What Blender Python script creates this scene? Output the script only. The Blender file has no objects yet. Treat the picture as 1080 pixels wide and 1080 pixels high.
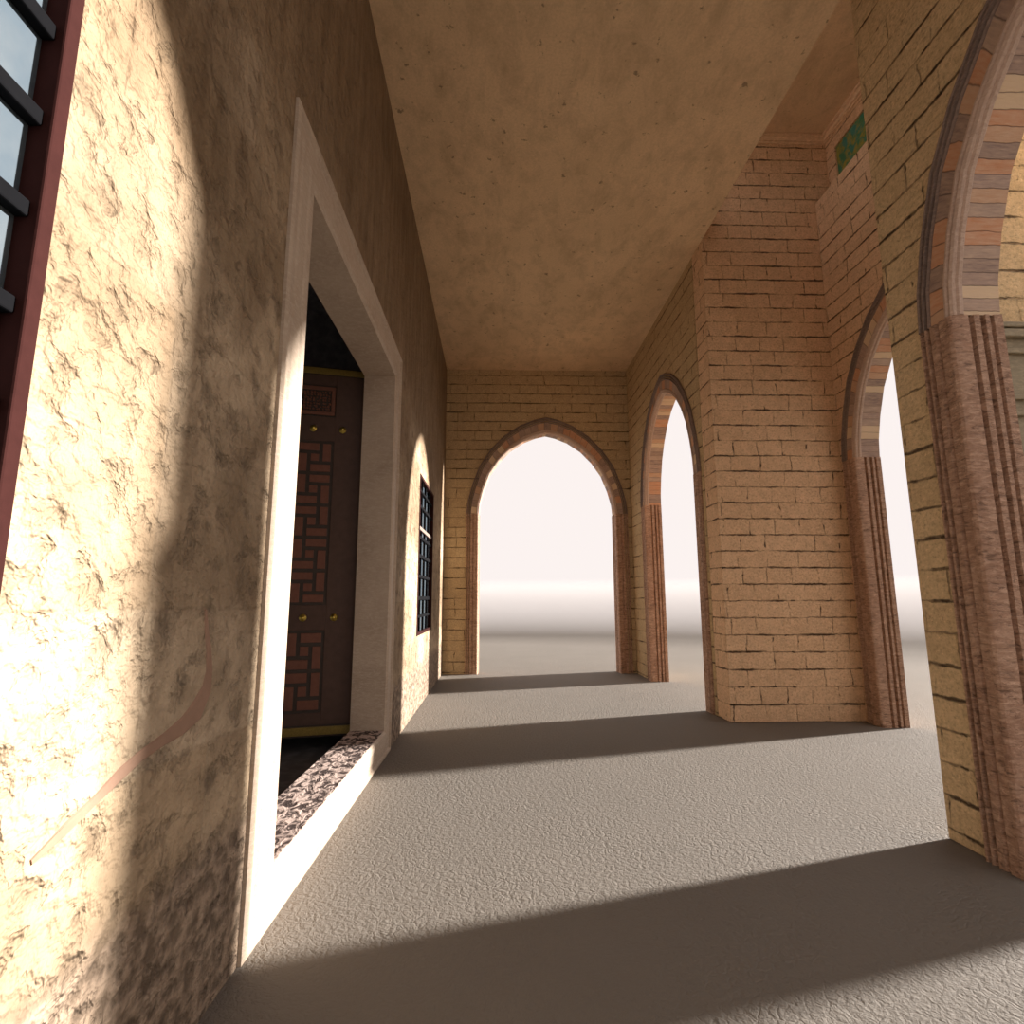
import bpy, bmesh, math, random
from mathutils import Vector, Matrix
random.seed(4)
C = bpy.context.scene.collection

# ------------------------------------------------------------------ dimensions (metres)
XL, XR, X2, X2B = -1.132, 3.043, 4.827, 5.07      # left wall, right wall, outer wall of the bay, bay wall above its ledge
XO = 5.15                                          # outside of the bay wall
YB, YN0, YN, YP, YPB, YE = -1.3, 3.52, 3.86, 7.27, 7.78, 11.98  # corridor end at YB left open behind the camera to admit more light
H, HB = 6.83, 8.62
TH = 0.29
SPR = 3.45                                         # springing height of all arches

# ------------------------------------------------------------------ materials
def new_mat(name):
    m = bpy.data.materials.new(name); m.use_nodes = True
    nt = m.node_tree
    for n in list(nt.nodes): nt.nodes.remove(n)
    out = nt.nodes.new('ShaderNodeOutputMaterial')
    b = nt.nodes.new('ShaderNodeBsdfPrincipled')
    nt.links.new(b.outputs[0], out.inputs[0])
    b.inputs['Roughness'].default_value = 0.85
    b.inputs['Specular IOR Level'].default_value = 0.25
    return m, nt, b
class NB:
    def __init__(s, nt): s.nt = nt
    def n(s, t, **kw):
        x = s.nt.nodes.new(t)
        for k, v in kw.items():
            if k.startswith('_'): setattr(x, k[1:], v)
            else: x.inputs[k.replace('__', ' ')].default_value = v
        return x
    def l(s, a, b): s.nt.links.new(a, b)
    def val(s, op, a, b=None, c=None, clamp=False):
        x = s.nt.nodes.new('ShaderNodeMath'); x.operation = op; x.use_clamp = clamp
        for i, v in enumerate((a, b, c)):
            if v is None: continue
            if hasattr(v, 'links'): s.l(v, x.inputs[i])
            else: x.inputs[i].default_value = v
        return x.outputs[0]
    def mix(s, fac, a, b, mode='MIX'):
        x = s.nt.nodes.new('ShaderNodeMix'); x.data_type = 'RGBA'; x.blend_type = mode
        for i, v in ((0, fac), (6, a), (7, b)):
            if hasattr(v, 'links'): s.l(v, x.inputs[i])
            else: x.inputs[i].default_value = v if i == 0 else (*v, 1) if len(v) == 3 else v
        return x.outputs[2]
    def noise(s, vec, scale, detail=4, rough=0.55, dist=0.0):
        x = s.n('ShaderNodeTexNoise', Scale=scale, Detail=detail, Roughness=rough, Distortion=dist)
        s.l(vec, x.inputs['Vector']); return x
    def ramp(s, fac, stops, interp='LINEAR'):
        x = s.nt.nodes.new('ShaderNodeValToRGB'); cr = x.color_ramp; cr.interpolation = interp
        while len(cr.elements) < len(stops): cr.elements.new(0.5)
        for e, (p, c) in zip(cr.elements, stops):
            e.position = p; e.color = (*c, 1) if len(c) == 3 else c
        s.l(fac, x.inputs[0]); return x.outputs[0]
    def bump(s, h, strength, dist, prev=None):
        x = s.n('ShaderNodeBump', Strength=strength, Distance=dist); s.l(h, x.inputs['Height'])
        if prev is not None: s.l(prev, x.inputs['Normal'])
        return x.outputs[0]
    def vmap(s, vec, scale=(1, 1, 1), loc=(0, 0, 0)):
        x = s.n('ShaderNodeMapping'); x.inputs['Scale'].default_value = scale; x.inputs['Location'].default_value = loc
        s.l(vec, x.inputs[0]); return x.outputs[0]
G = lambda v: (v, v, v)

def brick_mat(name, c1, c2, mortar, bw=0.46, rh=0.192, msize=0.007, joint=0.55, bstr=1.0, rough_scale=36, seed=0.0):
    m, nt, b = new_mat(name); k = NB(nt)
    uv = k.n('ShaderNodeUVMap').outputs[0]; uv = k.vmap(uv, loc=(seed, seed * .37, 0))
    wob = k.noise(uv, 2.2, 3); wob2 = k.noise(uv, 22, 2)
    off = nt.nodes.new('ShaderNodeVectorMath'); off.operation = 'SUBTRACT'; k.l(wob.outputs['Color'], off.inputs[0]); off.inputs[1].default_value = (.5, .5, .5)
    sc = nt.nodes.new('ShaderNodeVectorMath'); sc.operation = 'MULTIPLY'; k.l(off.outputs[0], sc.inputs[0]); sc.inputs[1].default_value = (.10, .028, 0)
    ad = nt.nodes.new('ShaderNodeVectorMath'); ad.operation = 'ADD'; k.l(uv, ad.inputs[0]); k.l(sc.outputs[0], ad.inputs[1])
    off2 = nt.nodes.new('ShaderNodeVectorMath'); off2.operation = 'SUBTRACT'; k.l(wob2.outputs['Color'], off2.inputs[0]); off2.inputs[1].default_value = (.5, .5, .5)
    sc2 = nt.nodes.new('ShaderNodeVectorMath'); sc2.operation = 'SCALE'; k.l(off2.outputs[0], sc2.inputs[0]); sc2.inputs['Scale'].default_value = .022
    ad2 = nt.nodes.new('ShaderNodeVectorMath'); ad2.operation = 'ADD'; k.l(ad.outputs[0], ad2.inputs[0]); k.l(sc2.outputs[0], ad2.inputs[1])
    def brick(ms, smooth):
        br = k.n('ShaderNodeTexBrick', Scale=1.0, Bias=0.0); br.offset = .43; br.offset_frequency = 2; br.squash = 1.22; br.squash_frequency = 3
        br.inputs['Mortar Size'].default_value = ms; br.inputs['Mortar Smooth'].default_value = smooth
        br.inputs['Brick Width'].default_value = bw; br.inputs['Row Height'].default_value = rh
        br.inputs['Color1'].default_value = (0, 0, 0, 1); br.inputs['Color2'].default_value = (1, 1, 1, 1); br.inputs['Mortar'].default_value = (.5, .5, .5, 1)
        k.l(ad2.outputs[0], br.inputs['Vector']); return br
    b1 = brick(msize, .35); b2 = brick(msize * 2.6, 1.0)
    big = k.noise(uv, .7, 4); mid = k.noise(uv, 9, 5, .65); fine = k.noise(uv, rough_scale, 5, .7)
    col = k.mix(b1.outputs['Color'], c1, c2)
    col = k.mix(k.val('MULTIPLY', big.outputs[0], .55), col, tuple(x * .62 for x in c1))
    col = k.mix(k.ramp(mid.outputs[0], [(.35, G(.0)), (.75, G(.5))]), col, tuple(min(1, x * 1.3) for x in c2))
    # open joints: dark where mortar has fallen out, in patches
    patch = k.ramp(k.noise(uv, 3.4, 3, .6).outputs[0], [(.44, G(0)), (.60, G(1))])
    cav = k.val('MULTIPLY', b2.outputs['Fac'], k.ramp(k.noise(uv, 8, 3, .55).outputs[0], [(.56, G(0)), (.64, G(1))]))
    sp = nt.nodes.new('ShaderNodeSeparateXYZ'); k.l(ad2.outputs[0], sp.inputs[0])
    fr = k.val('FRACT', k.val('DIVIDE', sp.outputs[1], rh))
    dj = k.val('MULTIPLY', k.val('SUBTRACT', .5, k.val('ABSOLUTE', k.val('SUBTRACT', fr, .5))), rh)       # distance to the nearest bed joint
    wn = k.ramp(k.noise(k.vmap(uv, (1.6, 4.5, 1)), 1.3, 4, .65).outputs[0], [(.43, G(.05)), (.60, G(1))])
    wj = k.val('ADD', .0035, k.val('MULTIPLY', wn, .0095))
    hj = k.val('SUBTRACT', 1.3, k.val('DIVIDE', dj, wj), clamp=True)
    hj = k.val('MULTIPLY', hj, k.val('ADD', .10, k.val('MULTIPLY', wn, .90)))
    jm = k.val('MAXIMUM', hj, k.val('MULTIPLY', k.val('MULTIPLY', b1.outputs['Fac'], patch), .55))
    col = k.mix(k.ramp(fine.outputs[0], [(.50, G(.0)), (.72, G(.85))]), col, tuple(x * .5 for x in c1))  # dark grain: shade of the fine relief painted into the colour
    col = k.mix(k.ramp(fine.outputs[0], [(.30, G(.7)), (.46, G(0))]), col, tuple(min(.9, x * 1.35) for x in c2))  # pale grain: highlights of the fine relief painted into the colour
    col = k.mix(k.val('MULTIPLY', jm, joint), col, mortar)
    col = k.mix(k.val('MULTIPLY', cav, .9), col, mortar)
    pits = k.ramp(k.noise(uv, 17, 3, .5).outputs[0], [(.73, G(0)), (.80, G(1))])
    col = k.mix(k.val('MULTIPLY', pits, .45), col, mortar)
    k.l(col, b.inputs['Base Color'])
    h = k.val('ADD', jm, k.val('MULTIPLY', k.val('MULTIPLY', b2.outputs['Fac'], patch), .35))
    h = k.val('SUBTRACT', k.val('MULTIPLY', mid.outputs[0], .55), h)
    h = k.val('SUBTRACT', k.val('SUBTRACT', h, k.val('MULTIPLY', cav, .6)), k.val('MULTIPLY', pits, .5))
    n1 = k.bump(h, bstr, .024); n2 = k.bump(fine.outputs[0], .8 * bstr, .012, n1)
    k.l(n2, b.inputs['Normal']); return m

def left_wall_mat(name, c1, c2, dark):
    m, nt, b = new_mat(name); k = NB(nt)
    uv = k.n('ShaderNodeUVMap').outputs[0]
    w = k.noise(uv, 1.7, 4, .6)
    uvw = nt.nodes.new('ShaderNodeMixRGB'); uvw.blend_type = 'LINEAR_LIGHT'; uvw.inputs[0].default_value = .045
    k.l(uv, uvw.inputs[1]); k.l(w.outputs['Color'], uvw.inputs[2])
    br = k.n('ShaderNodeTexBrick', Scale=1.0); br.offset = .4; br.squash = .8; br.squash_frequency = 3
    br.inputs['Mortar Size'].default_value = .012; br.inputs['Mortar Smooth'].default_value = 1; br.inputs['Brick Width'].default_value = 1.15; br.inputs['Row Height'].default_value = .52
    br.inputs['Color1'].default_value = (0, 0, 0, 1); br.inputs['Color2'].default_value = (1, 1, 1, 1); br.inputs['Mortar'].default_value = (.5, .5, .5, 1)
    k.l(uvw.outputs[0], br.inputs['Vector'])
    big = k.noise(uv, .9, 5, .6, .4); mid = k.noise(uv, 5, 4, .55, .3); rock = k.noise(uv, 15, 3, .5)
    col = k.mix(br.outputs['Color'], c1, c2)
    col = k.mix(k.ramp(big.outputs[0], [(.36, G(0)), (.64, G(.85))]), col, dark)
    col = k.mix(k.ramp(mid.outputs[0], [(.45, G(0)), (.72, G(.42))]), col, tuple(x * .45 for x in c1))
    col = k.mix(k.val('MULTIPLY', br.outputs['Fac'], k.val('MULTIPLY', big.outputs[0], .22)), col, tuple(x * .4 for x in dark))
    pock = k.ramp(k.noise(uv, 7, 4, .6, .2).outputs[0], [(.52, G(0)), (.72, G(1))])
    col = k.mix(k.val('MULTIPLY', pock, .55), col, tuple(x * .35 for x in dark))
    # browner, streaked stone in the upper courses, also darkened to paint in shade
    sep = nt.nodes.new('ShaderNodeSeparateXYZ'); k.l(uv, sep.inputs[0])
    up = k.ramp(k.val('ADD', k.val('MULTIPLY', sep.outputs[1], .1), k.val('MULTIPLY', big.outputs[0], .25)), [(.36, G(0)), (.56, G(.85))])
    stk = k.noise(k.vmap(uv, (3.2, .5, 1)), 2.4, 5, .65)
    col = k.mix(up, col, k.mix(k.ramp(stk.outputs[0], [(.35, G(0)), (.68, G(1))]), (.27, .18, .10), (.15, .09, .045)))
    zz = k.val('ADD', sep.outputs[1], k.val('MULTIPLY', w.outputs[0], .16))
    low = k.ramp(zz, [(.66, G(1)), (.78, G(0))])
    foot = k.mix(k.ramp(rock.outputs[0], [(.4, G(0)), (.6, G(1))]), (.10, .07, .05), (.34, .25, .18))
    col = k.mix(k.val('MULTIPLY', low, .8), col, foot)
    k.l(col, b.inputs['Base Color'])
    h = k.val('ADD', k.val('MULTIPLY', mid.outputs[0], 1.0), k.val('MULTIPLY', rock.outputs[0], 1.0))
    h = k.val('SUBTRACT', h, k.val('ADD', k.val('MULTIPLY', br.outputs['Fac'], .07), k.val('MULTIPLY', pock, .5)))
    n1 = k.bump(h, 1.0, .058); k.l(n1, b.inputs['Normal']); return m

def plaster_mat(name, c1, c2, stain, speck=.75):
    m, nt, b = new_mat(name); k = NB(nt)
    uv = k.n('ShaderNodeUVMap').outputs[0]
    a = k.noise(uv, .55, 4, .6, .5); s = k.noise(k.vmap(uv, (1, .45, 1)), 3.0, 6, .7, .4); f = k.noise(uv, 40, 4, .7)
    col = k.mix(k.ramp(a.outputs[0], [(.35, G(0)), (.65, G(1))]), c1, c2)
    col = k.mix(k.ramp(s.outputs[0], [(.55, G(0)), (.75, G(.6))]), col, stain)
    p = k.ramp(k.noise(uv, 8, 4, .6).outputs[0], [(.64, G(0)), (.69, G(1))])
    m2 = k.noise(k.vmap(uv, (1, .6, 1)), 2.8, 6, .75, .3)
    col = k.mix(k.ramp(m2.outputs[0], [(.45, G(0)), (.66, G(.42))]), col, tuple(x * .62 for x in stain))
    col = k.mix(k.ramp(f.outputs[0], [(.4, G(0)), (.7, G(.35))]), col, tuple(x * .6 for x in c1))
    col = k.mix(k.val('MULTIPLY', p, speck), col, tuple(x * .3 for x in c1))
    k.l(col, b.inputs['Base Color'])
    h = k.val('SUBTRACT', k.val('ADD', s.outputs[0], k.val('MULTIPLY', f.outputs[0], .25)), k.val('MULTIPLY', p, .6))
    k.l(k.bump(h, .45, .015), b.inputs['Normal']); return m

def floor_mat():
    m, nt, b = new_mat('rough_floor_plaster'); k = NB(nt)
    uv = k.n('ShaderNodeUVMap').outputs[0]
    w = k.noise(uv, 9, 3, .6)
    uvw = nt.nodes.new('ShaderNodeMixRGB'); uvw.blend_type = 'LINEAR_LIGHT'; uvw.inputs[0].default_value = .05
    k.l(uv, uvw.inputs[1]); k.l(w.outputs['Color'], uvw.inputs[2])
    v = k.n('ShaderNodeTexVoronoi', Scale=17.0); v.feature = 'DISTANCE_TO_EDGE'; k.l(uvw.outputs[0], v.inputs['Vector'])
    r = k.ramp(v.outputs['Distance'], [(.0, G(0)), (.12, G(1))])
    g = k.noise(uv, 34, 4, .65, .5); big = k.noise(uv, .8, 4, .6)
    pm = k.ramp(k.noise(uv, 1.4, 3, .6).outputs[0], [(.35, G(.25)), (.65, G(1))])
    col = k.mix(big.outputs[0], (.160, .140, .117), (.200, .174, .146))
    col = k.mix(k.val('MULTIPLY', g.outputs[0], .4), col, (.142, .123, .104))
    k.l(col, b.inputs['Base Color'])
    h = k.val('ADD', k.val('MULTIPLY', k.val('MULTIPLY', r, pm), .40), k.val('MULTIPLY', g.outputs[0], 1.5))
    k.l(k.bump(h, .5, .016), b.inputs['Normal']); return m

def stone_mat(name, c1, c2, ripple=0, scale=7, bstr=.8, wash=None, bd=.014):
    m, nt, b = new_mat(name); k = NB(nt)
    co = k.n('ShaderNodeTexCoord').outputs['Object']
    a = k.noise(co, 2.2, 4, .6, .3); s = k.noise(k.vmap(co, (1, 1, 2.6)), scale * 3, 5, .65, .5); f = k.noise(co, 60, 3, .6)
    col = k.mix(k.ramp(a.outputs[0], [(.3, G(0)), (.7, G(1))]), c1, c2)
    col = k.mix(k.ramp(s.outputs[0], [(.45, G(0)), (.7, G(.65))]), col, wash or tuple(min(1, x * 1.45) for x in c2))
    h = k.val('ADD', s.outputs[0], k.val('MULTIPLY', f.outputs[0], .3))
    if ripple:      # rough horizontal tooling of the stone, lit ridges and shaded hollows painted into its colour
        rp = k.noise(k.vmap(co, (5, 5, 16)), 2.2, 5, .7, .7)
        col = k.mix(k.ramp(rp.outputs[0], [(.34, G(ripple)), (.47, G(0))]), col, tuple(x * .38 for x in c1))
        col = k.mix(k.ramp(rp.outputs[0], [(.55, G(0)), (.68, G(ripple))]), col, wash)
        h = k.val('ADD', h, k.val('MULTIPLY', rp.outputs[0], 1.2))
    k.l(col, b.inputs['Base Color']); b.inputs['Roughness'].default_value = .62
    k.l(k.bump(h, bstr, bd), b.inputs['Normal']); return m

def voussoir_mat(name, cell, seed):
    m, nt, b = new_mat(name); k = NB(nt)
    uv = k.n('ShaderNodeUVMap').outputs[0]
    sep = nt.nodes.new('ShaderNodeSeparateXYZ'); k.l(uv, sep.inputs[0])
    wob = k.noise(uv, 5, 3, .6)
    u = k.val('ADD', k.val('DIVIDE', sep.outputs[0], cell), k.val('MULTIPLY', k.val('SUBTRACT', wob.outputs[0], .5), .35))
    idx = k.val('FLOOR', u); fr = k.val('FRACT', u)
    wn = k.n('ShaderNodeTexWhiteNoise'); wn.noise_dimensions = '1D'; k.l(k.val('ADD', idx, seed), wn.inputs['W'])
    col = k.ramp(wn.outputs['Value'], [(0, (.20, .135, .12)), (.2, (.52, .22, .10)), (.42, (.27, .185, .16)), (.58, (.66, .49, .31)), (.74, (.50, .28, .16)), (.88, (.34, .24, .19))], 'CONSTANT')
    st = k.noise(k.vmap(uv, (14, 2.5, 1)), 3, 5, .65)
    col = k.mix(k.ramp(st.outputs[0], [(.35, G(.15)), (.75, G(.7))]), col, (.62, .44, .31))
    edge = k.ramp(k.val('ABSOLUTE', k.val('SUBTRACT', fr, .5)), [(.455, G(0)), (.495, G(1))])
    col = k.mix(k.val('MULTIPLY', edge, .6), col, (.10, .06, .045))
    k.l(col, b.inputs['Base Color']); b.inputs['Roughness'].default_value = .7
    h = k.val('SUBTRACT', st.outputs[0], k.val('MULTIPLY', edge, .8))
    k.l(k.bump(h, .7, .01), b.inputs['Normal']); return m

def plain(name, col, rough=.6, metal=0, scale=30, amp=.35, bstr=.3):
    m, nt, b = new_mat(name); k = NB(nt)
    co = k.n('ShaderNodeTexCoord').outputs['Object']
    n = k.noise(co, scale, 4, .6)
    k.l(k.mix(k.val('MULTIPLY', n.outputs[0], amp * 2), col, tuple(x * .45 for x in col)), b.inputs['Base Color'])
    b.inputs['Roughness'].default_value = rough; b.inputs['Metallic'].default_value = metal
    if rough > .9: b.inputs['Specular IOR Level'].default_value = .05
    k.l(k.bump(n.outputs[0], bstr, .006), b.inputs['Normal']); return m

M = {}
M['brick'] = brick_mat('ashlar_brick', (.68, .44, .265), (.77, .515, .32), (.07, .04, .022), bw=.345, rh=.222, msize=.0055, joint=.95)
M['brick2'] = brick_mat('ashlar_brick_near', (.60, .43, .24), (.68, .495, .285), (.07, .04, .02), bw=.43, rh=.215, msize=.006, joint=.95, seed=3.3)
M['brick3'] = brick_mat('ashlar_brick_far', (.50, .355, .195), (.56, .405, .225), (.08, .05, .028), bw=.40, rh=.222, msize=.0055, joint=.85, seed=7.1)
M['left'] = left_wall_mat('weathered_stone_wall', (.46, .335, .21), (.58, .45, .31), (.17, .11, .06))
M['ceil'] = plaster_mat('stained_ceiling_plaster', (.66, .475, .29), (.77, .555, .345), (.48, .335, .20))
M['ceil2'] = plaster_mat('bay_ceiling_plaster', (.76, .56, .37), (.80, .60, .41), (.60, .43, .27), .5)
M['floor'] = floor_mat()
M['jamb'] = stone_mat('red_brown_stone', (.40, .225, .145), (.52, .32, .215), ripple=.75, scale=5, bstr=1.1, bd=.022, wash=(.74, .49, .35))  # ripple and pale wash paint relief shade and highlights into the stone
M['hood'] = stone_mat('grey_brown_moulding_stone', (.19, .135, .11), (.25, .18, .145))
M['roll'] = stone_mat('pinkish_roll_moulding_stone', (.44, .31, .235), (.52, .37, .285), wash=(.62, .46, .36))
M['marble'] = stone_mat('pale_marble', (.39, .295, .215), (.49, .385, .29), bstr=.45, wash=(.56, .455, .355))
M['corn'] = stone_mat('cornice_plaster', (.64, .45, .29), (.70, .50, .33), bstr=.3)
def sill_mat():
    m, nt, b = new_mat('mottled_marble_sill'); k = NB(nt)
    co = k.n('ShaderNodeTexCoord').outputs['Object']
    n = k.noise(k.vmap(co, (1.6, 1, 1)), 11, 3, .6, .8)
    k.l(k.mix(k.ramp(n.outputs[0], [(.44, G(0)), (.56, G(1))]), (.06, .04, .035), (.55, .42, .36)), b.inputs['Base Color'])
    k.l(k.bump(n.outputs[0], .8, .02), b.inputs['Normal']); return m
M['sill'] = sill_mat()
M['wood'] = plain('dark_door_wood', (.12, .070, .052), .6, scale=14, bstr=.5)
M['inlay'] = plain('reddish_inlay_wood', (.24, .10, .065), .6, scale=24, bstr=.5)
M['strip'] = plain('dark_strip_wood', (.085, .065, .052), .6, scale=24)
M['gold'] = plain('gilded_band', (.36, .25, .06), .45, 0, scale=60, amp=.6)
M['brass'] = plain('brass', (.75, .55, .12), .3, .9, scale=50, amp=.1)
M['frame'] = plain('red_brown_window_wood', (.042, .014, .012), .92, scale=20)
M['bar'] = plain('dark_window_bars', (.006, .006, .007), .92, scale=20)
M['dark'] = plain('dark_inner_stone', (.32, .30, .30), .95, scale=7, amp=.9, bstr=1)
M['olive'] = stone_mat('olive_grey_stone', (.23, .19, .125), (.29, .24, .16), bstr=.4)
def green_mat():
    m, nt, b = new_mat('green_mottled_tile'); k = NB(nt)
    co = k.n('ShaderNodeTexCoord').outputs['Object']
    n = k.noise(co, 11, 4, .6, .4); n2 = k.noise(co, 6, 3)
    c = k.mix(k.ramp(n.outputs[0], [(.42, G(0)), (.6, G(1))]), (.035, .19, .10), (.30, .26, .05))
    c = k.mix(k.ramp(n2.outputs[0], [(.5, G(0)), (.62, G(.8))]), c, (.035, .22, .20))
    k.l(c, b.inputs['Base Color']); b.inputs['Roughness'].default_value = .3; return m
M['green'] = green_mat()
def glass_mat():
    m, nt, b = new_mat('old_window_glass'); k = NB(nt)
    co = k.n('ShaderNodeTexCoord').outputs['Object']
    n = k.noise(co, 3.5, 2, .5); n2 = k.noise(co, 7, 3)
    k.l(k.mix(n2.outputs[0], (.06, .095, .13), (.17, .19, .20)), b.inputs['Base Color'])
    b.inputs['Roughness'].default_value = .12; b.inputs['Specular IOR Level'].default_value = .8
    b.inputs['Transmission Weight'].default_value = .25
    k.l(k.bump(n.outputs[0], .5, .03), b.inputs['Normal']); return m
M['glass'] = glass_mat()

# ------------------------------------------------------------------ mesh helpers
def box(bm, x0, x1, y0, y1, z0, z1):
    v = [bm.verts.new(p) for p in ((x0,y0,z0),(x1,y0,z0),(x1,y1,z0),(x0,y1,z0),(x0,y0,z1),(x1,y0,z1),(x1,y1,z1),(x0,y1,z1))]
    for f in ((0,3,2,1),(4,5,6,7),(0,1,5,4),(1,2,6,5),(2,3,7,6),(3,0,4,7)): bm.faces.new([v[i] for i in f])
def box_uv(bm):
    bm.normal_update(); uv = bm.loops.layers.uv.verify()
    for f in bm.faces:
        n = f.normal; ax = max(range(3), key=lambda i: abs(n[i]))
        for l in f.loops:
            c = l.vert.co
            l[uv].uv = (c.y, c.z) if ax == 0 else (c.x + 1.37, c.z) if ax == 1 else (c.x, c.y)
def obj(name, bm, mat, parent=None, keepuv=False, bevel=0, smooth=False, kind=None):
    bmesh.ops.recalc_face_normals(bm, faces=bm.faces)
    if not keepuv: box_uv(bm)
    me = bpy.data.meshes.new(name); bm.to_mesh(me); bm.free()
    me.materials.append(mat)
    o = bpy.data.objects.new(name, me); C.objects.link(o)
    if parent:
        o.parent = parent; o.matrix_parent_inverse = Matrix.Translation(parent.location).inverted() if parent.rotation_euler.z == 0 else Matrix.Identity(4)
    if bevel:
        md = o.modifiers.new('bevel', 'BEVEL'); md.width = bevel; md.segments = 2; md.limit_method = 'ANGLE'
    if smooth:
        for p in me.polygons: p.use_smooth = True
    if kind: o['kind'] = kind
    return o
def tag(o, label, cat, group=None, kind=None):
    o['label'] = label; o['category'] = cat
    if group: o['group'] = group
    if kind: o['kind'] = kind
    return o
def empty(name, loc, label, cat, kind=None, rz=0, group=None):
    o = bpy.data.objects.new(name, None); C.objects.link(o); o.location = loc; o.rotation_euler = (0, 0, rz); o.empty_display_size = .2
    return tag(o, label, cat, group, kind)
def boxes(*bs):
    bm = bmesh.new()
    for b in bs: box(bm, *b)
    return bm

# arch outline: half width fraction s, height fraction t
SHAPE = [(1, 0), (.985, .13), (.93, .30), (.84, .49), (.705, .655), (.535, .80), (.335, .91), (.15, .972), (0, 1)]
class Arch:
    def __init__(s, c, W, rise): s.c, s.W, s.rise = c, W, rise
    def curve(s, a):      # outline inset by a
        w = s.W - a; r = s.rise - 1.3 * a
        pts = [(s.c - w * p, SPR + r * t) for p, t in SHAPE]
        return pts + [(s.c + w * p, SPR + r * t) for p, t in reversed(SHAPE[:-1])]
def place(axis, face, sgn, h, d, z):
    # axis 'x': wall is a plane x = face and h runs along y; d > 0 stands out of the face by d towards sgn
    return (face + sgn * d, h, z) if axis == 'x' else (h, face + sgn * d, z)
def wall_arch(name, axis, face, sgn, th, h0, h1, z0, z1, arch, mat, extra=()):
    bm = bmesh.new(); inset = .12
    cur = arch.curve(inset); L, Rr = cur[0][0], cur[-1][0]
    for d in (0, -th):
        P = lambda h, z: bm.verts.new(place(axis, face, sgn, h, d, z))
        def quad(a, b, c, e): bm.faces.new([P(*a), P(*b), P(*c), P(*e)])
        quad((h0, z0), (L, z0), (L, SPR), (h0, SPR)); quad((h0, SPR), (L, SPR), (L, z1), (h0, z1))
        quad((Rr, z0), (h1, z0), (h1, SPR), (Rr, SPR)); quad((Rr, SPR), (h1, SPR), (h1, z1), (Rr, z1))
        for a, b in zip(cur, cur[1:]): quad(a, b, (b[0], z1), (a[0], z1))
    loop = [(h0, z0), (L, z0)] + cur + [(Rr, z0), (h1, z0), (h1, z1)] + [(p[0], z1) for p in reversed(cur)] + [(h0, z1)]
    n = len(loop)
    for i in range(n):
        a, b = loop[i], loop[(i + 1) % n]
        if (a[0]-b[0])**2 + (a[1]-b[1])**2 < 1e-9: continue
        bm.faces.new([bm.verts.new(place(axis, face, sgn, h, d, z)) for h, z, d in ((*a, 0), (*b, 0), (*b, -th), (*a, -th))])
    bmesh.ops.remove_doubles(bm, verts=bm.verts, dist=1e-4)
    for e in extra: box(bm, *e)
    return bm
def sweep(axis, face, sgn, arch, prof, nsub=1):
    """closed profile (a, d) swept along the arch outline; uv = (arc length, distance round the profile)"""
    bm = bmesh.new(); uv = bm.loops.layers.uv.verify()
    curves = [arch.curve(a) for a, d in prof]; ref = arch.curve(.15)
    sl = [0]
    for p, q in zip(ref, ref[1:]): sl.append(sl[-1] + math.dist(p, q))
    pl = [0]
    for p, q in zip(prof, prof[1:] + prof[:1]): pl.append(pl[-1] + math.dist(p, q))
    n = len(prof); m = len(ref)
    V = [[bm.verts.new(place(axis, face, sgn, curves[i][j][0], prof[i][1], curves[i][j][1])) for i in range(n)] for j in range(m)]
    for j in range(m - 1):
        for i in range(n):
            i2 = (i + 1) % n
            f = bm.faces.new([V[j][i], V[j][i2], V[j+1][i2], V[j+1][i]])
            for l, c in zip(f.loops, ((sl[j], pl[i]), (sl[j], pl[i+1]), (sl[j+1], pl[i+1]), (sl[j+1], pl[i]))): l[uv].uv = c
    bm.faces.new(V[0]); bm.faces.new(list(reversed(V[-1])))
    return bm
def prism(axis, face, sgn, prof, arch, side, z0, z1):
    """jamb: closed profile (a, d) extruded vertically at one side of the arch"""
    bm = bmesh.new()
    hh = [(arch.c + side * (arch.W - a), d) for a, d in prof]
    lo = [bm.verts.new(place(axis, face, sgn, h, d, z0)) for h, d in hh]; hi = [bm.verts.new(place(axis, face, sgn, h, d, z1)) for h, d in hh]
    n = len(hh)
    for i in range(n): bm.faces.new([lo[i], lo[(i+1) % n], hi[(i+1) % n], hi[i]])
    bm.faces.new(lo); bm.faces.new(hi)
    return bm

TT = TH + .02
JAMB = [(0, -.03), (0, .022), (.010, .032), (.022, .030), (.030, -.016), (.042, -.016), (.050, .030), (.066, .030), (.074, -.016), (.086, -.016), (.094, .028),
        (.140, .030), (.152, .012), (.160, .012), (.170, .028), (.222, .024), (.234, .032), (.250, .032), (.266, .020), (.272, .002), (.276, -.020), (.282, -.085), (.248, -.092), (.248, -.112), (.284, -.120),
        (.286, -.160), (.248, -.166), (.248, -.188), (.288, -.196), (.288, -.225), (.262, -.232), (.262, -.248), (.288, -.255), (.290, -TT), (0, -TT)]
HOOD = [(0, -.04), (0, .030), (.012, .040), (.024, .036), (.030, -.018), (.040, -.018), (.046, .036), (.058, .036), (.064, -.018), (.074, -.018), (.084, .030), (.096, .022), (.096, -.04)]
BAND = [(.092, -.03), (.092, .014), (.222, .014), (.222, -.03)]
ROLL = [(.216, -.06), (.216, .014), (.226, .030), (.240, .030), (.246, .016), (.254, .012), (.262, .020), (.276, .008), (.280, -.006), (.274, -.016), (.286, -.028), (.288, -.050), (.280, -.06)]
SOFF = [(.11, -.055), (.276, -.055), (.276, -TT), (.11, -TT)]
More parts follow.
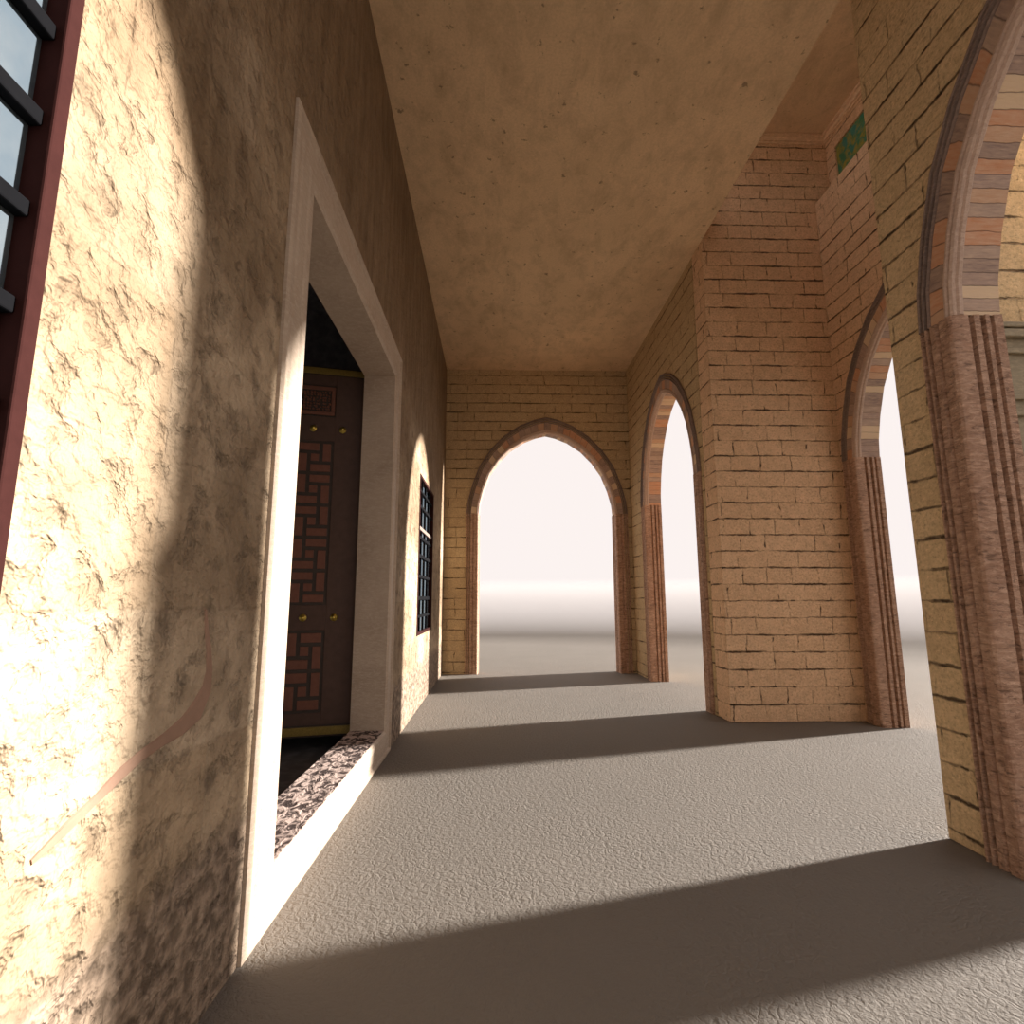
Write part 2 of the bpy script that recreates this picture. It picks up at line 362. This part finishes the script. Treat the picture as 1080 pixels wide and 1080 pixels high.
def stone_arch(axis, face, sgn, arch, label, base, vs, group):
    t = empty('stone_arch', base, label, 'arch', None, 0, group)
    for side in (-1, 1): obj('jamb', prism(axis, face, sgn, JAMB, arch, side, 0, SPR), M['jamb'], t)
    obj('hood_moulding', sweep(axis, face, sgn, arch, HOOD), M['hood'], t, keepuv=True)
    obj('voussoir_band', sweep(axis, face, sgn, arch, BAND), vs[0], t, keepuv=True)
    obj('roll_moulding', sweep(axis, face, sgn, arch, ROLL), M['roll'], t, keepuv=True)
    obj('striped_soffit', sweep(axis, face, sgn, arch, SOFF), vs[1], t, keepuv=True)
    return t

A1 = Arch(9.42, 1.64, 2.19); A2 = Arch(5.545, 1.66, 2.19); A3 = Arch(1.90, 1.65, 2.17); A0 = Arch(1.155, 1.80, 2.24)
VS = [(voussoir_mat('voussoirs_%s' % n, .155, i * 31), voussoir_mat('soffit_%s' % n, .095, i * 17 + 400)) for i, n in enumerate(('end', 'far', 'bay', 'near'))]

# ------------------------------------------------------------------ the setting
st = 'structure'
bm = bmesh.new(); box(bm, -1.132, 170, -170, 170, -.3, 0); box(bm, -170, -1.132, YE + .3, 170, -.3, 0); box(bm, -7, -1.132, YB - 6, YE + .3, -.3, 0)
# one continuous ground sheet
bm.free(); bm = bmesh.new(); box(bm, -150, 150, -150, 150, -.3, 0)
tag(obj('floor', bm, M['floor']), 'pale rough plaster floor running out through the arches', 'floor', kind=st)

# left wall with doorway and two window openings
DY0, DY1, DZ = 3.05, 5.84, 4.06
W2 = (8.02, 9.78, 1.06, 3.45); W1 = (-.46, 1.285, 1.06, 3.45)
def grid_wall(x0, x1, ys, zs, holes):
    bm = bmesh.new()
    vd = {}
    def V(x, y, z):
        key = (round(x, 4), round(y, 4), round(z, 4))
        if key not in vd: vd[key] = bm.verts.new((x, y, z))
        return vd[key]
    solid = lambda i, j: 0 <= i < len(ys)-1 and 0 <= j < len(zs)-1 and not any(h[0] <= (ys[i]+ys[i+1])/2 <= h[1] and h[2] <= (zs[j]+zs[j+1])/2 <= h[3] for h in holes)
    for i in range(len(ys)-1):
        for j in range(len(zs)-1):
            if not solid(i, j): continue
            a, b, c, d = ys[i], ys[i+1], zs[j], zs[j+1]
            for x in (x0, x1): bm.faces.new([V(x, a, c), V(x, b, c), V(x, b, d), V(x, a, d)])
            if not solid(i-1, j): bm.faces.new([V(x0, a, c), V(x1, a, c), V(x1, a, d), V(x0, a, d)])
            if not solid(i+1, j): bm.faces.new([V(x0, b, c), V(x1, b, c), V(x1, b, d), V(x0, b, d)])
            if not solid(i, j-1): bm.faces.new([V(x0, a, c), V(x1, a, c), V(x1, b, c), V(x0, b, c)])
            if not solid(i, j+1): bm.faces.new([V(x0, a, d), V(x1, a, d), V(x1, b, d), V(x0, b, d)])
    return bm
dh = (DY0 - .1, DY1 + .1, 0, DZ + .1)
bm = grid_wall(XL - .34, XL, [YB, W1[0], W1[1], dh[0], dh[1], W2[0], W2[1], YE + .3], [0, W1[2], W1[3], dh[3], H + .3], [W1, W2, dh])
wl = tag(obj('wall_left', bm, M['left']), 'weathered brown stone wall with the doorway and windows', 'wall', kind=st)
# reddish mortar seam running across the left wall near the camera
def seam():
    bm = bmesh.new(); random.seed(9)
    pts = [(2.195, 1.56, .015), (2.215, 1.48, .035), (2.245, 1.40, .045), (2.262, 1.32, .060), (2.255, 1.25, .095), (2.20, 1.185, .125), (2.10, 1.145, .085), (1.99, 1.125, .055), (1.88, 1.105, .05), (1.78, 1.075, .055), (1.68, 1.035, .04), (1.58, 1.0, .045), (1.48, .965, .02)]
    prev = None
    for i, (y, z, w) in enumerate(pts):
        a, b = pts[max(0, i-1)], pts[min(len(pts)-1, i+1)]; t = Vector((b[0]-a[0], b[1]-a[1])).normalized(); n = Vector((t.y, -t.x)) * w / 2
        q = [(XL - .004, y - n.x, z - n.y), (XL + .004, y - n.x*.6, z - n.y*.6), (XL + .004, y + n.x*.6, z + n.y*.6), (XL - .004, y + n.x, z + n.y)]
        cur = [bm.verts.new(p) for p in q]
        if prev:
            for j in range(4): bm.faces.new([prev[j], prev[(j+1) % 4], cur[(j+1) % 4], cur[j]])
        else: bm.faces.new(cur)
        prev = cur
    bm.faces.new(prev)
    return bm
obj('mortar_seam', seam(), plain('reddish_mortar', (.36, .22, .15), .85, scale=12, bstr=.6), wl)

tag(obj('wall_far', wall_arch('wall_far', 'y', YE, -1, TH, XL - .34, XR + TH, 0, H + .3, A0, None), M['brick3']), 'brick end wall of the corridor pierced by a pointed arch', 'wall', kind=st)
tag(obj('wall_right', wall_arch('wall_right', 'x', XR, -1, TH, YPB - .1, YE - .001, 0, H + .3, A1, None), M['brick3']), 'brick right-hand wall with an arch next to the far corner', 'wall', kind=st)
tag(obj('wall_pier', boxes((XR, XO, YP, YPB - .1, 0, HB + .3)), M['brick'], bevel=.012), 'brick pier wall facing the camera between two right-hand arches', 'wall', kind=st)
bay = wall_arch('wall_bay', 'x', X2, -1, XO - X2, YN, YP, 0, 7.48, A2, None)
box(bay, X2B, XO, YN, 4.10, 7.48, HB + .3); box(bay, X2B, XO, 7.07, YP, 7.48, HB + .3); box(bay, X2B, XO, 4.10, 7.07, 8.27, HB + .3)
tag(obj('wall_bay', bay, M['brick']), 'tall outer brick wall of the side bay with an arch below a ledge', 'wall', kind=st)
tag(obj('wall_divider', boxes((XR, XO, YN0, YN, 0, HB + .3)), M['brick2'], bevel=.01), 'narrow brick pier edge beside the nearest right-hand arch', 'wall', kind=st)
tag(obj('wall_near', wall_arch('wall_near', 'x', XR, -1, TH, YB, YN0, 0, HB + .3, A3, None), M['brick2']), 'brick wall around the nearest right-hand arch', 'wall', kind=st)
tag(obj('ceiling', boxes((XL - .34, XR, YB, YE + TH, H, H + .35)), M['ceil']), 'low stained tan plaster ceiling over the corridor', 'ceiling', kind=st)
tag(obj('wall_upper', boxes((XR - .3, XR, YN, YP, H + .35, H + .55), (XR - .3, XR, YN, YN + .25, H + .55, HB), (XR - .3, XR, YP - .25, YP, H + .55, HB)), M['brick']), 'low brick wall above the corridor ceiling edge, with an unseen opening added for skylight', 'wall', kind=st)  # invented opening, out of view, brings extra skylight into the bay
tag(obj('ceiling_bay', boxes((XR - .3, XO + .1, YN0, YPB, HB, HB + .3)), M['ceil2']), 'higher plaster ceiling of the side bay above the cornice', 'ceiling', kind=st)

# cornice round the bay, as one moulding
def cornice():
    bm = bmesh.new()
    prof = [(0, -.13), (.02, -.13), (.02, -.10), (.045, -.10), (.055, -.06), (.055, -.05), (.085, -.045), (.085, -.008), (.07, 0), (0, 0)]
    zc = HB
    path = [(XR - .28, YP, 0, -1), (X2B, YP, -1, -1), (X2B, YN, -1, 0)]
    rows = []
    for x, y, nx, ny in path: rows.append([bm.verts.new((x + nx * d, y + ny * d, zc + z)) for d, z in prof])
    for a, b in zip(rows, rows[1:]):
        for i in range(len(prof)): j = (i + 1) % len(prof); bm.faces.new([a[i], a[j], b[j], b[i]])
    bm.faces.new(rows[0]); bm.faces.new(list(reversed(rows[-1]))); return bm
tag(obj('trim_1', cornice(), M['corn']), 'plaster cornice moulding turning the corner under the high bay ceiling', 'cornice', kind=st)

# green glazed tile panel high in the bay wall
tp = empty('tile_panel', (X2B + .03, 5.53, 7.48), 'mottled green tile panel set high in the side bay wall under the cornice', 'tile panel')
obj('tile_face', boxes((X2B + .025, X2B + .07, 4.101, 7.069, 7.481, 8.269)), M['green'], tp)

# ------------------------------------------------------------------ arches
g = 'pointed stone arches of the arcade'
stone_arch('y', YE, -1, A0, 'pointed stone arch in the end wall, seen straight on', (A0.c, YE + .2, 0), VS[0], g)
stone_arch('x', XR, -1, A1, 'narrow-looking pointed stone arch between the end wall and the brick pier', (XR + .2, A1.c, 0), VS[1], g)
stone_arch('x', X2, -1, A2, 'pointed stone arch in the tall side bay, right of the wide brick pier', (X2 + .2, A2.c, 0), VS[2], g)
stone_arch('x', XR, -1, A3, 'nearest pointed stone arch with striped voussoirs, cut by the right edge of the view', (XR + .2, A3.c, 0), VS[3], g)

# olive stone panelling on the wall seen through the nearest arch
pn = empty('stone_panelling', (4.2, YN0, 0), 'olive-grey panelled stone facing seen through the nearest arch, below the brick', 'stone panel')
xa, xb = XR + TT + .01, XO - .01
obj('panel_slab', boxes((xa, xb, YN0 - .05, YN0 - .001, 0, 3.50)), M['olive'], pn)
bmc = boxes((xa, xb, YN0 - .10, YN0 - .051, 3.38, 3.44), (xa, xb, YN0 - .085, YN0 - .051, 3.46, 3.50))
obj('cap_moulding', bmc, M['olive'], pn, bevel=.01)
for z0, z1 in ((.25, 1.35), (1.43, 2.85), (2.93, 3.30)):
    a, b, y0, y1 = xa + .06, xb - .06, YN0 - .085, YN0 - .051
    obj('panel_border', boxes((a, b, y0, y1, z0, z0 + .035), (a, b, y0, y1, z1 - .035, z1), (a, a + .035, y0, y1, z0 + .035, z1 - .035), (b - .035, b, y0, y1, z0 + .035, z1 - .035)), M['olive'], pn, bevel=.006)

# ------------------------------------------------------------------ doorway
d1 = empty('door_1', (XL, 4.45, 0), 'dark inlaid wooden door standing open in a pale marble frame', 'door', st)
oy0, oy1, oz0, oz1 = 2.71, 6.16, 0.0, 4.40
# frame profile: a from outer edge inwards, d out of the wall
FP = [(0, -.02), (0, .018), (.03, .026), (.045, .024), (.06, .006), (.12, .006), (.135, .014), (.23, .014), (.245, .022), (.30, .022), (.335, .006), (.335, -.34), (.2, -.34), (.2, -.02)]
def side_mesh(which):
    bm = bmesh.new(); rows = []
    for end in (0, 1):
        row = []
        for a, d in FP:
            az = a * (.27 / .335)
            y0, y1, z0, z1 = oy0 + a, oy1 - a * (.32 / .335), oz0 + az, oz1 - a
            p = {'near': [(y0, z0), (y0, z1)], 'far': [(y1, z0), (y1, z1)], 'top': [(y0, z1), (y1, z1)], 'bottom': [(y0, z0), (y1, z0)]}[which][end]
            row.append(bm.verts.new((XL + d, *p)))
        rows.append(row)
    n = len(FP)
    for i in range(n): j = (i + 1) % n; bm.faces.new([rows[0][i], rows[0][j], rows[1][j], rows[1][i]])
    bm.faces.new(rows[0]); bm.faces.new(list(reversed(rows[1]))); return bm
obj('door_jamb', side_mesh('near'), M['marble'], d1); obj('door_jamb', side_mesh('far'), M['marble'], d1)
obj('door_lintel', side_mesh('top'), M['marble'], d1)
sl_ = obj('door_sill', side_mesh('bottom'), M['marble'], d1)
o = obj('sill_tread', boxes((XL - .335, XL + .002, DY0 + .005, DY1 - .004, .262, .274)), M['sill'], sl_)
o['label'] = 'dark and pale mottled top of the sill'

# door leaf, hinged at the far jamb and swung into the dark room: local w runs away from the hinge
LW, LB, LT, th = 1.36, .20, 4.19, .07
ang = math.radians(180 + 13)
Ml = Matrix.Translation((XL - .375, 6.0, 0)) @ Matrix.Rotation(ang, 4, 'Z')       # local +x -> into the room, local +y -> towards the camera
def leafbm(*bs):   # boxes in (w0,w1,out0,out1,z0,z1), out > 0 towards the camera
    bm = boxes(*bs); bm.transform(Ml); return bm
leaf = obj('door_leaf', leafbm((0, LW, -th, 0, LB, LT)), M['strip'], d1, bevel=.004)
e = .001
def lp(name, m, *bs, **kw): return obj(name, leafbm(*bs), M[m], leaf, **kw)
for w0, w1 in ((0, .30), (LW - .30, LW)): lp('stile', 'wood', (w0, w1, 0, .018, LB + .12, LT - .10), bevel=.004)
for z0, z1 in ((LB + .12, .44), (1.27, 1.53), (3.32, 3.60), (3.97, LT - .10)): lp('rail', 'wood', (.30, LW - .30, 0, .018, z0, z1), bevel=.004)
lp('gilded_band', 'gold', (0, LW, 0, .026, LB + .02, LB + .10), bevel=.006); lp('gilded_band', 'gold', (0, LW, 0, .026, LT - .09, LT - .02), bevel=.006)
lp('panel_frame', 'inlay', (.31, LW-.31, 0, .022, 3.62, 3.66), (.31, LW-.31, 0, .022, 3.91, 3.95), (.31, .35, 0, .022, 3.66, 3.91), (LW-.35, LW-.31, 0, .022, 3.66, 3.91), bevel=.005)
bm = bmesh.new(); random.seed(5)
for i in range(20):
    for j in range(7):
        w = .375 + i * (LW - .75) / 19 + random.uniform(-.008, .008); z = 3.69 + j * .032 + random.uniform(-.006, .006)
        bmesh.ops.create_icosphere(bm, subdivisions=1, radius=random.uniform(.010, .017), matrix=Matrix.Translation((w, .004, z)))
bm.transform(Ml); obj('carved_panel', bm, M['inlay'], leaf)
def pinwheel(zb, zt):
    out = []; n = 2; bw = (LW - .62) / n; u = bw / 3; rows = max(1, round((zt - zb) / bw)); hz = (zt - zb) / rows; v = hz / 3; gp = .020
    for r in range(rows):
        for c in range(n):
            R4 = [(0, 0, 2, 1), (2, 0, 3, 2), (1, 2, 3, 3), (0, 1, 1, 3), (1, 1, 2, 2)]
            for a, b_, c_, d_ in R4:
                if (r + c) % 2: a, c_ = 3 - c_, 3 - a
                out.append((.31 + c * bw + a * u + gp, .31 + c * bw + c_ * u - gp, 0, .016, zb + r * hz + b_ * v + gp, zb + r * hz + d_ * v - gp))
    return out
lp('inlay', 'inlay', *pinwheel(.45, 1.26), bevel=.003); lp('inlay', 'inlay', *pinwheel(1.54, 3.31), bevel=.003)
for z in (1.40, 3.46):
    for w in (.215, .525, LW - .525, LW - .215):
        bm = bmesh.new()
        bmesh.ops.create_cone(bm, cap_ends=True, segments=16, radius1=.040, radius2=.034, depth=.014, matrix=Matrix.Translation((w, .025, z)) @ Matrix.Rotation(-math.pi/2, 4, 'X'))
        bmesh.ops.create_uvsphere(bm, u_segments=14, v_segments=8, radius=.024, matrix=Matrix.Translation((w, .034, z)))
        bm.transform(Ml); s_ = obj('stud', bm, M['brass'], leaf, smooth=True); s_['label'] = 'round brass door stud'

# dark room behind the doorway
rx0, ry0, ry1, rz1 = -6.0, YB, YE + .3, 5.6
tag(obj('wall_inner_back', boxes((rx0 - .2, rx0, ry0, ry1, 0, rz1)), M['dark']), 'dark back wall of the unlit room behind the doorway', 'wall', kind=st)
tag(obj('wall_inner_far', boxes((rx0, XL - .34, 7.3, 7.5, 0.02, rz1)), M['dark']), 'dark rough wall of the unlit room, seen above the open door', 'wall', kind=st)
tag(obj('wall_inner_near', boxes((rx0, XL - .34, ry0 - .2, ry0, 0.02, rz1)), M['dark']), 'dark near wall of the unlit room behind the doorway', 'wall', kind=st)
tag(obj('wall_inner_end', boxes((rx0, XL - .34, ry1, ry1 + .2, 0.02, rz1)), M['dark']), 'dark end wall behind the small window room', 'wall', kind=st)
tag(obj('ceiling_inner', boxes((rx0 - .2, XL - .34, ry0 - .2, ry1 + .2, rz1, rz1 + .2)), M['dark']), 'dark ceiling of the unlit room behind the doorway', 'ceiling', kind=st)
tag(obj('floor_inner', boxes((rx0, XL - .345, ry0, ry1, 0, .02)), M['dark']), 'dark floor of the unlit room behind the door sill', 'floor', kind=st)

# ------------------------------------------------------------------ windows
def window(name, W, label, rows, cols):
    y0, y1, z0, z1 = W; t = empty(name, (XL, (y0 + y1) / 2, z0), label, 'window', st)
    f = .045; xa, xb = XL - .07, XL + .012
    obj('window_frame', boxes((xa, xb, y0, y0 + f, z0, z1), (xa, xb, y1 - f, y1, z0, z1), (xa, xb, y0 + f, y1 - f, z0, z0 + f), (xa, xb, y0 + f, y1 - f, z1 - f, z1)), M['frame'], t, bevel=.006)
    obj('pane', boxes((XL - .055, XL - .047, y0 + f, y1 - f, z0 + f, z1 - f)), M['glass'], t)
    for z, w, pale in rows:
        gb = obj('glazing_bar', boxes((XL - .046, XL - .012, y0 + f, y1 - f, z - w, z + w)), M['hood' if pale else 'bar'], t, bevel=.005)
        if pale: gb['label'] = 'pale transom bar'
    nv = cols; ww = (y1 - y0 - 2 * f) / nv
    for i in range(1, nv):
        y = y0 + f + i * ww
        obj('glazing_bar', boxes((XL - .044, XL - .014, y - .015, y + .015, z0 + f, z1 - f)), M['bar'], t, bevel=.005)
    return t
window('window_1', W1, 'large barred window at the left edge, closest to the camera', [(1.28 + .253 * i, .022, False) for i in range(9)], 6)
window('window_2', W2, 'barred window in the far sunlit stretch of the left wall, past the door', [(1.33, .02, False), (1.60, .028, False), (1.93, .024, False), (2.24, .028, False), (2.52, .024, False), (2.66, .028, True), (3.0, .024, False), (3.24, .018, False)], 4)

# ------------------------------------------------------------------ outdoor haze
def haze():
    bm = bmesh.new(); n = 48; z0, z1 = .02, 2.4
    rings = []
    for r, z in ((24, z0), (24, z1), (145, z1), (145, z0)): rings.append([bm.verts.new((r * math.cos(2*math.pi*i/n), r * math.sin(2*math.pi*i/n), z)) for i in range(n)])
    for a in range(4):
        A, B = rings[a], rings[(a + 1) % 4]
        for i in range(n): bm.faces.new([A[i], A[(i+1) % n], B[(i+1) % n], B[i]])
    m = bpy.data.materials.new('pale_haze'); m.use_nodes = True; nt = m.node_tree; nt.nodes.clear()
    out = nt.nodes.new('ShaderNodeOutputMaterial'); vs = nt.nodes.new('ShaderNodeVolumeScatter')
    vs.inputs['Color'].default_value = (.56, .535, .53, 1); vs.inputs['Density'].default_value = .11; vs.inputs['Anisotropy'].default_value = 0
    va = nt.nodes.new('ShaderNodeVolumeAbsorption'); va.inputs['Color'].default_value = (.56, .535, .53, 1); va.inputs['Density'].default_value = .11
    ad = nt.nodes.new('ShaderNodeAddShader'); nt.links.new(vs.outputs[0], ad.inputs[0]); nt.links.new(va.outputs[0], ad.inputs[1])
    nt.links.new(ad.outputs[0], out.inputs['Volume'])
    return obj('haze', bm, m)
tag(haze(), 'white haze hiding the distance outside the arches', 'haze', kind='stuff')

# ------------------------------------------------------------------ light
w = bpy.data.worlds.new('sky'); bpy.context.scene.world = w; w.use_nodes = True
bg = w.node_tree.nodes['Background']; bg.inputs[0].default_value = (.935, .86, .835, 1); bg.inputs[1].default_value = .96
sd = bpy.data.lights.new('sun', 'SUN'); sd.energy = 16; sd.angle = math.radians(2.4); sd.color = (1, .95, .90)
so = bpy.data.objects.new('sun', sd); C.objects.link(so)
el = math.radians(15.0); az = math.atan2(.27, 1)
to_sun = Vector((math.cos(el) * math.cos(az), math.cos(el) * math.sin(az), math.sin(el)))
so.location = to_sun * 30; so.rotation_euler = to_sun.to_track_quat('Z', 'Y').to_euler()

# ------------------------------------------------------------------ camera
f, pit, yaw, rol = 574.2075, .156632865, .0306103409, -.00234249
cd = bpy.data.cameras.new('camera'); cam = bpy.data.objects.new('camera', cd); C.objects.link(cam)
cd.sensor_width = 36; cd.lens = 36 * f / 1080; cd.clip_start = .05; cd.clip_end = 500
Fh = Vector((math.sin(yaw), math.cos(yaw), 0)); Rv = Vector((math.cos(yaw), -math.sin(yaw), 0)); Z = Vector((0, 0, 1))
Fv = Fh * math.cos(pit) + Z * math.sin(pit); U = -Fh * math.sin(pit) + Z * math.cos(pit)
R2 = Rv * math.cos(rol) + U * math.sin(rol); U2 = -Rv * math.sin(rol) + U * math.cos(rol)
mt = Matrix((R2, U2, -Fv)).transposed().to_4x4(); mt.translation = (0, 0, 1.6); cam.matrix_world = mt
bpy.context.scene.camera = cam

s = bpy.context.scene
s.view_settings.view_transform = 'Standard'; s.view_settings.look = 'None'; s.view_settings.exposure = .12; s.view_settings.gamma = 1
s.view_settings.use_curve_mapping = False
s.cycles.max_bounces = 10; s.cycles.diffuse_bounces = 8; s.cycles.volume_bounces = 2; s.cycles.use_denoising = True
